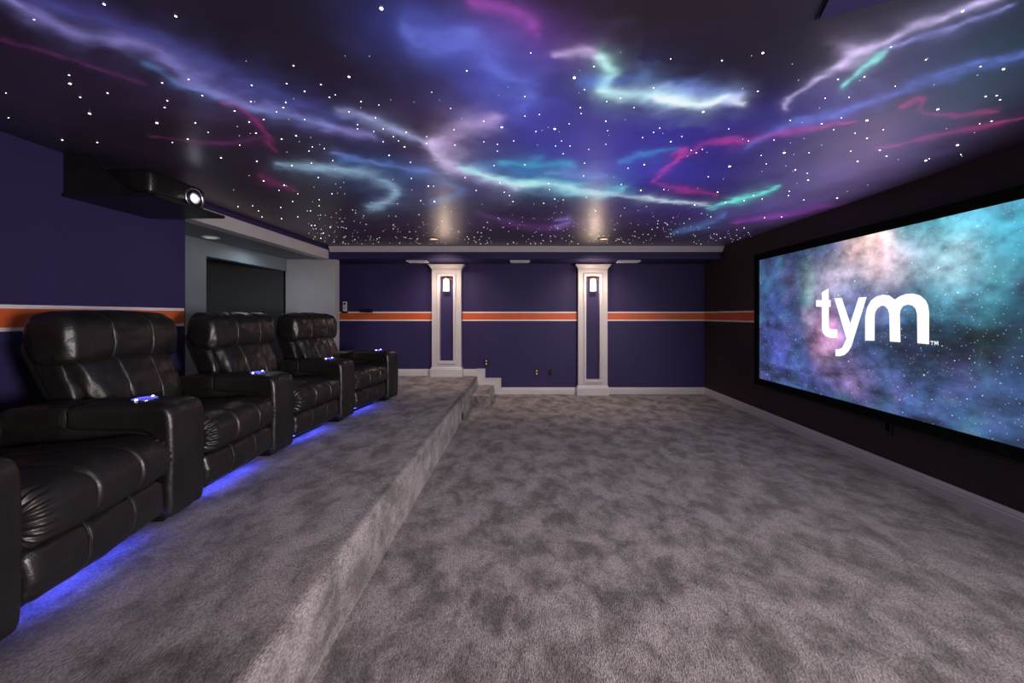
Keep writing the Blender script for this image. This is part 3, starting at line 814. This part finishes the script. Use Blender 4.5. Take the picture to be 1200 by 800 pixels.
# ------------------------------------------------------------------ projector on its shelf
PZ = H + 0.805
t = thing('projector_shelf', 'black shelf hung beneath the ceiling by the left wall, holding the projector', 'shelf', (XL, 2.70, PZ))
obj('board', bx(0.003, 0.64, -0.28, 0.28, 0.0, 0.022), M['black'], t, bevel=0.008)
for yy_ in (-0.27, 0.25):
    obj('side_panel', prism([(0.003, 0.022), (0.50, 0.022), (0.42, 0.06), (0.16, ZC - PZ - 0.004), (0.003, ZC - PZ - 0.004)], 'y', yy_, yy_ + 0.02), M['black'], t)
t = thing('projector', 'large black projector with a glowing round lens on the high shelf', 'projector', (XL + 0.29, 2.71, PZ + 0.024))
def rbox(x0, x1, y0, y1, z0, z1, r_, seg=5):
    bm = bx(x0, x1, y0, y1, z0, z1)
    bmesh.ops.bevel(bm, geom=list(bm.edges), offset=r_, segments=seg, affect='EDGES', profile=0.5)
    return bm
obj('housing', rbox(-0.22, 0.24, -0.225, 0.225, 0.015, 0.20, 0.045), M['black'], t, smooth=True)
for sx_ in (-0.16, 0.16):
    for sy_ in (-0.16, 0.16):
        obj('foot', lathe([(0.018, 0.0), (0.02, 0.004), (0.016, 0.018)], 14, loc=(sx_, sy_, 0)), M['velvet'], t)
LY = 0.09; LZ = 0.085
obj('lens_ring', lathe([(0.078, 0.22), (0.082, 0.262), (0.078, 0.27), (0.070, 0.27), (0.064, 0.255), (0.064, 0.22)], 36, axis='x', loc=(0, LY, LZ), closed=True), M['chrome'], t, smooth=True)
obj('lens_barrel', lathe([(0.064, 0.22), (0.062, 0.262), (0.052, 0.272), (0.048, 0.262), (0.048, 0.22)], 36, axis='x', loc=(0, LY, LZ), closed=True), M['black'], t, smooth=True)
obj('lens_inner_ring', lathe([(0.048, 0.245), (0.047, 0.266), (0.042, 0.268), (0.040, 0.245)], 36, axis='x', loc=(0, LY, LZ), closed=True), M['chrome'], t, smooth=True)
obj('lens_coating', lathe([(0.041, 0.245), (0.036, 0.256), (0.024, 0.263), (0.012, 0.266), (0.002, 0.267)], 32, axis='x', loc=(0, LY, LZ)), M['lens_dark'], t, smooth=True)
obj('lens_glow', lathe([(0.030, 0.262), (0.024, 0.268), (0.010, 0.271), (0.001, 0.272)], 24, axis='x', loc=(0, LY, LZ)), M['lens'], t, smooth=True)
for i in range(7):
    obj('vent_slot', bx(0.236, 0.243, -0.17, -0.05, 0.06 + i * 0.015, 0.066 + i * 0.015), M['velvet'], t)
lamp('projector_lamp', 'SPOT', (0.30, LY, LZ), 0.4, (0.9, 0.92, 1.0), rot=(0, -math.pi / 2, 0), size=0.02, spot=1.0, blend=0.5, parent=t)


# ------------------------------------------------------------------ recliners
def smooth_closed(pts, n):
    """closed Catmull-Rom through pts resampled to n"""
    P = np.array(pts, float); m = len(P); out = []
    for i in range(m):
        p0, p1, p2, p3 = P[(i - 1) % m], P[i], P[(i + 1) % m], P[(i + 2) % m]
        for t_ in np.linspace(0, 1, 12, endpoint=False):
            out.append(0.5 * ((2 * p1) + (-p0 + p2) * t_ + (2 * p0 - 5 * p1 + 4 * p2 - p3) * t_ ** 2 + (-p0 + 3 * p1 - 3 * p2 + p3) * t_ ** 3))
    O = np.array(out); d = np.r_[0, np.cumsum(np.hypot(*(np.roll(O, -1, 0) - O).T))]
    O2 = np.vstack([O, O[:1]]); s = np.linspace(0, d[-1], n, endpoint=False)
    return np.stack([np.interp(s, d, O2[:, 0]), np.interp(s, d, O2[:, 1])], 1)


def padded(prof, w, r_=0.04, n=72, seams=(), seam_d=0.010, ruche=0.0, bulge=0.012, wr=0.004, seed=0, ny=44, taper=0.0):
    """upholstered body: profile in (x,z) swept across width w with rounded ends"""
    P = smooth_closed(prof, n)
    tg = np.roll(P, -1, 0) - np.roll(P, 1, 0); tg /= np.linalg.norm(tg, axis=1)[:, None]
    N = np.stack([tg[:, 1], -tg[:, 0]], 1)
    area = 0.5 * np.sum(P[:, 0] * np.roll(P[:, 1], -1) - np.roll(P[:, 0], -1) * P[:, 1])
    if area < 0: N = -N
    sarc = np.arange(n) / n
    # rows: dense at the ends
    e = [math.sin(i / 7 * math.pi / 2) for i in range(8)]
    yl = [-w / 2 + r_ * (1 - math.cos(i / 7 * math.pi / 2)) for i in range(8)]
    inn = [r_ * (1 - math.sin(i / 7 * math.pi / 2)) for i in range(8)]
    mid = list(np.linspace(-w / 2 + r_, w / 2 - r_, ny)[1:-1])
    for s_ in seams: mid += [s_ - 0.006, s_ - 0.003, s_, s_ + 0.003, s_ + 0.006]
    mid = sorted(mid)
    rows = list(zip(yl, inn)) + [(y_, 0.0) for y_ in mid] + [(-a, b_) for a, b_ in reversed(list(zip(yl, inn)))]
    bm = bmesh.new(); V_ = []
    for y_, ins in rows:
        q = 2 * y_ / w
        off = np.full(n, -ins + bulge * (1 - q * q))
        for s_ in seams: off -= seam_d * math.exp(-((y_ - s_) / 0.007) ** 2)
        de = w / 2 - abs(y_)
        off += wr * 2 * (vnoise(sarc * 22 + seed, np.full(n, y_ * 16 + seed * 3.1), seed + 50) - 0.5)
        off += wr * 1.6 * (vnoise(sarc * 9, np.full(n, y_ * 40), seed + 60) - 0.5) * math.exp(-de / 0.07) * 3.5
        if ruche: off += ruche * np.cos(sarc * 2 * math.pi * 58 + 1.5 * np.sin(sarc * 31)) * math.exp(-((de - 0.02) / 0.030) ** 2)
        Q = P + N * off[:, None]
        V_.append([bm.verts.new((a, y_ * (1 - taper * min(max((0.80 - c) / 0.40, 0), 1)), c)) for a, c in Q])
    for A, B_ in zip(V_[:-1], V_[1:]):
        for i in range(n): bm.faces.new((A[i], A[(i + 1) % n], B_[(i + 1) % n], B_[i]))
    for ring in (V_[0], V_[-1]):
        for t_ in tessellate_polygon([[Vector((v.co.x, v.co.z, 0)) for v in ring]]):
            try: bm.faces.new([ring[k] for k in t_]).material_index = 0
            except ValueError: pass
    def seam_tube(s_):
        q = 2 * s_ / w
        return P + N * ((bulge * (1 - q * q) - seam_d * 0.75)), s_
    return bm, [seam_tube(s_) for s_ in seams]


def tube(path, r_=0.002, n=6, closed=True, bm=None):
    bm = bm or bmesh.new(); rings = []; m = len(path)
    for i, p in enumerate(path):
        a = Vector(path[(i + 1) % m] if closed or i < m - 1 else path[i]); b_ = Vector(path[i - 1] if closed or i > 0 else path[i])
        t_ = (a - b_).normalized(); s_ = Vector((0, 1, 0)) if abs(t_.y) < 0.9 else Vector((1, 0, 0))
        u = t_.cross(s_).normalized(); v = t_.cross(u)
        rings.append([bm.verts.new(Vector(p) + r_ * (math.cos(2 * math.pi * k / n) * u + math.sin(2 * math.pi * k / n) * v)) for k in range(n)])
    for i in range(m if closed else m - 1):
        A, B_ = rings[i], rings[(i + 1) % m]
        for k in range(n): bm.faces.new((A[k], A[(k + 1) % n], B_[(k + 1) % n], B_[k]))
    return bm


def part_padded(name, prof, w, parent, **kw):
    bm, st = padded(prof, w, **kw)
    o = obj(name, bm, M['leather'], parent, smooth=True)
    for P, s_ in st:
        obj('seam', tube([(a, s_, c) for a, c in P], 0.0012), M['thread'], o, smooth=True)
    return o


SW = 0.60      # seat width
def armrest(parent, y, ang):
    """armrest at lateral offset y, turned by ang"""
    Mx = Matrix.Translation((0, y, 0)) @ Matrix.Rotation(ang, 4, 'Z')
    bm, _ = padded([(-0.035, 0.05), (-0.01, 0.045), (0.004, 0.09), (0.008, 0.30), (0.007, 0.48), (0.0, 0.568), (-0.035, 0.604), (-0.14, 0.612), (-0.30, 0.612), (-0.44, 0.605),
                    (-0.452, 0.56), (-0.44, 0.50), (-0.30, 0.485), (-0.13, 0.478), (-0.085, 0.45), (-0.075, 0.40), (-0.07, 0.20), (-0.065, 0.07)], 0.235, r_=0.028, bulge=0.006, wr=0.002, n=110, ny=16)
    a = obj('armrest', bm, M['leather'], parent, smooth=True); a.matrix_local = Mx
    obj('side_panel', rbox(-0.75, -0.03, -0.106, 0.106, 0.05, 0.52, 0.02, 3), M['leather'], a, smooth=True)
    bm, _ = padded([(-0.455, 0.50), (-0.448, 0.56), (-0.46, 0.602), (-0.55, 0.605), (-0.66, 0.60), (-0.74, 0.588), (-0.765, 0.55), (-0.75, 0.50), (-0.66, 0.478), (-0.55, 0.48)], 0.225, r_=0.035, bulge=0.008, wr=0.004, n=60, ny=14, ruche=0.0)
    obj('arm_pad', bm, M['leather'], a, smooth=True)
    zc = 0.618
    obj('cup_holder', lathe([(0.052, zc - 0.002), (0.054, zc + 0.004), (0.048, zc + 0.007), (0.043, zc + 0.003), (0.041, zc - 0.03), (0.040, zc - 0.05), (0.004, zc - 0.052)], 32, loc=(-0.20, 0, 0)), M['chrome'], a, smooth=True)
    obj('light_ring', lathe([(0.0485, zc + 0.0068), (0.0465, zc + 0.0085), (0.0435, zc + 0.0062), (0.0415, zc - 0.008), (0.0405, zc - 0.008), (0.0425, zc + 0.0066)], 32, loc=(-0.20, 0, 0), closed=True), M['led'], a, smooth=True)
    for s_ in (-1, 1):
        obj('light_point', lathe([(0.006, zc + 0.004), (0.006, zc + 0.010), (0.003, zc + 0.012)], 10, loc=(-0.20, s_ * 0.048, 0)), M['led_white'], a)
    obj('foot_rail', bx(-0.72, -0.08, -0.05, 0.05, 0.0, 0.06), M['velvet'], a)
    return a


def recliner(loc, ang, label, y_far, ang_far, near=None, seed=0):
    t = thing('recliner', label, 'recliner', (*loc, PH), ang, 'black leather recliners in a curved row on the platform')
    seams = (-SW / 6, SW / 6)
    part_padded('seat_cushion', [(-0.10, 0.272), (-0.03, 0.272), (0.012, 0.30), (0.028, 0.36), (0.015, 0.42), (-0.04, 0.462), (-0.14, 0.478), (-0.32, 0.468), (-0.52, 0.45), (-0.68, 0.43), (-0.72, 0.38), (-0.68, 0.30), (-0.45, 0.275), (-0.25, 0.27)],
                SW, t, r_=0.05, seams=seams, ruche=0.0085, wr=0.0035, seed=seed, n=330)
    part_padded('footrest', [(-0.12, 0.09), (-0.045, 0.085), (-0.016, 0.10), (-0.004, 0.14), (-0.004, 0.20), (-0.02, 0.25), (-0.06, 0.266), (-0.12, 0.255)],
                SW - 0.01, t, r_=0.03, seams=seams, seam_d=0.006, ruche=0.0, wr=0.003, seed=seed + 3, n=90)
    obj('seat_base', rbox(-0.73, -0.10, -SW / 2 + 0.01, SW / 2 - 0.01, 0.075, 0.27, 0.02, 3), M['leather'], t, smooth=True)
    obj('base_rail', bx(-0.70, -0.16, -SW / 2 + 0.03, SW / 2 - 0.03, 0.0, 0.075), M['velvet'], t)
    BW = 0.70
    part_padded('backrest_cushion', [(-0.64, 0.42), (-0.60, 0.47), (-0.595, 0.55), (-0.622, 0.64), (-0.658, 0.73), (-0.695, 0.79), (-0.76, 0.82), (-0.84, 0.79), (-0.85, 0.72), (-0.78, 0.57), (-0.73, 0.44), (-0.69, 0.395)],
                BW - 0.11, t, r_=0.06, seams=(-0.10, 0.10), seam_d=0.008, bulge=0.022, taper=0.12, wr=0.005, seed=seed + 7, n=120)
    part_padded('headrest', [(-0.745, 0.775), (-0.695, 0.795), (-0.675, 0.85), (-0.675, 0.93), (-0.69, 1.00), (-0.74, 1.055), (-0.82, 1.078), (-0.89, 1.06), (-0.92, 1.0), (-0.92, 0.90), (-0.89, 0.82), (-0.83, 0.785)],
                BW, t, r_=0.06, seams=(-0.12, 0.12), seam_d=0.007, bulge=0.012, wr=0.005, seed=seed + 11, n=120, ruche=0.002)
    part_padded('back_shell', [(-0.66, 0.12), (-0.69, 0.40), (-0.75, 0.60), (-0.84, 0.80), (-0.895, 0.905), (-0.92, 0.915), (-0.955, 0.90), (-0.96, 0.86), (-0.90, 0.72), (-0.825, 0.57), (-0.77, 0.40), (-0.74, 0.12)],
                0.63, t, r_=0.015, bulge=0.0, wr=0.002, seed=seed + 15, n=80)
    for s_ in (-1, 1):
        wing = part_padded('side_wing', [(-0.67, 0.42), (-0.655, 0.50), (-0.69, 0.64), (-0.74, 0.76), (-0.79, 0.83), (-0.89, 0.86), (-0.89, 0.77), (-0.81, 0.60), (-0.755, 0.44), (-0.71, 0.40)], 0.075, t, r_=0.03, bulge=0.0, wr=0.004, seed=seed + 20, n=60, ny=6)
        wing.location = (0, s_ * 0.283, 0)
    obj('light_strip', bx(-0.115, -0.085, -SW / 2 + 0.06, SW / 2 - 0.06, 0.060, 0.068), M['led_strip'], t)
    obj('control_button', lathe([(0.012, -0.002), (0.012, 0.003), (0.004, 0.004)], 12, axis='y', loc=(-0.25, SW / 2 - 0.002, 0.4)), M['chrome'], t)
    armrest(t, y_far, ang_far)
    if near: armrest(t, *near)
    return t


PTS = [(-1.609, 1.18), (-1.78, 2.02), (-1.83, 2.86), (-1.76, 3.715), (-1.62, 4.577)]
AC = [(x - 0.0, y - 0.12) for x, y in PTS]
angs = []
for (x0, y0), (x1, y1) in zip(AC[:-1], AC[1:]): angs.append(math.atan2(-(x1 - x0), y1 - y0))
labels = ['black leather recliner nearest the viewer, cut by the left edge, with arms on both sides',
          'second black leather recliner of the row, its back in front of the orange stripe',
          'third black leather recliner, its back in front of the dark doorway',
          'farthest black leather recliner of the row, its back in front of the pale hall wall']
for i in range(4):
    (x0, y0), (x1, y1) = AC[i], AC[i + 1]
    half = math.hypot(x1 - x0, y1 - y0) / 2
    a = angs[i]
    nxt = (angs[i + 1] - a) / 2 if i < 3 else -0.05
    near = (-half, 0.05) if i == 0 else None
    recliner(((x0 + x1) / 2, (y0 + y1) / 2), a, labels[i], half, nxt, near, seed=i * 20)
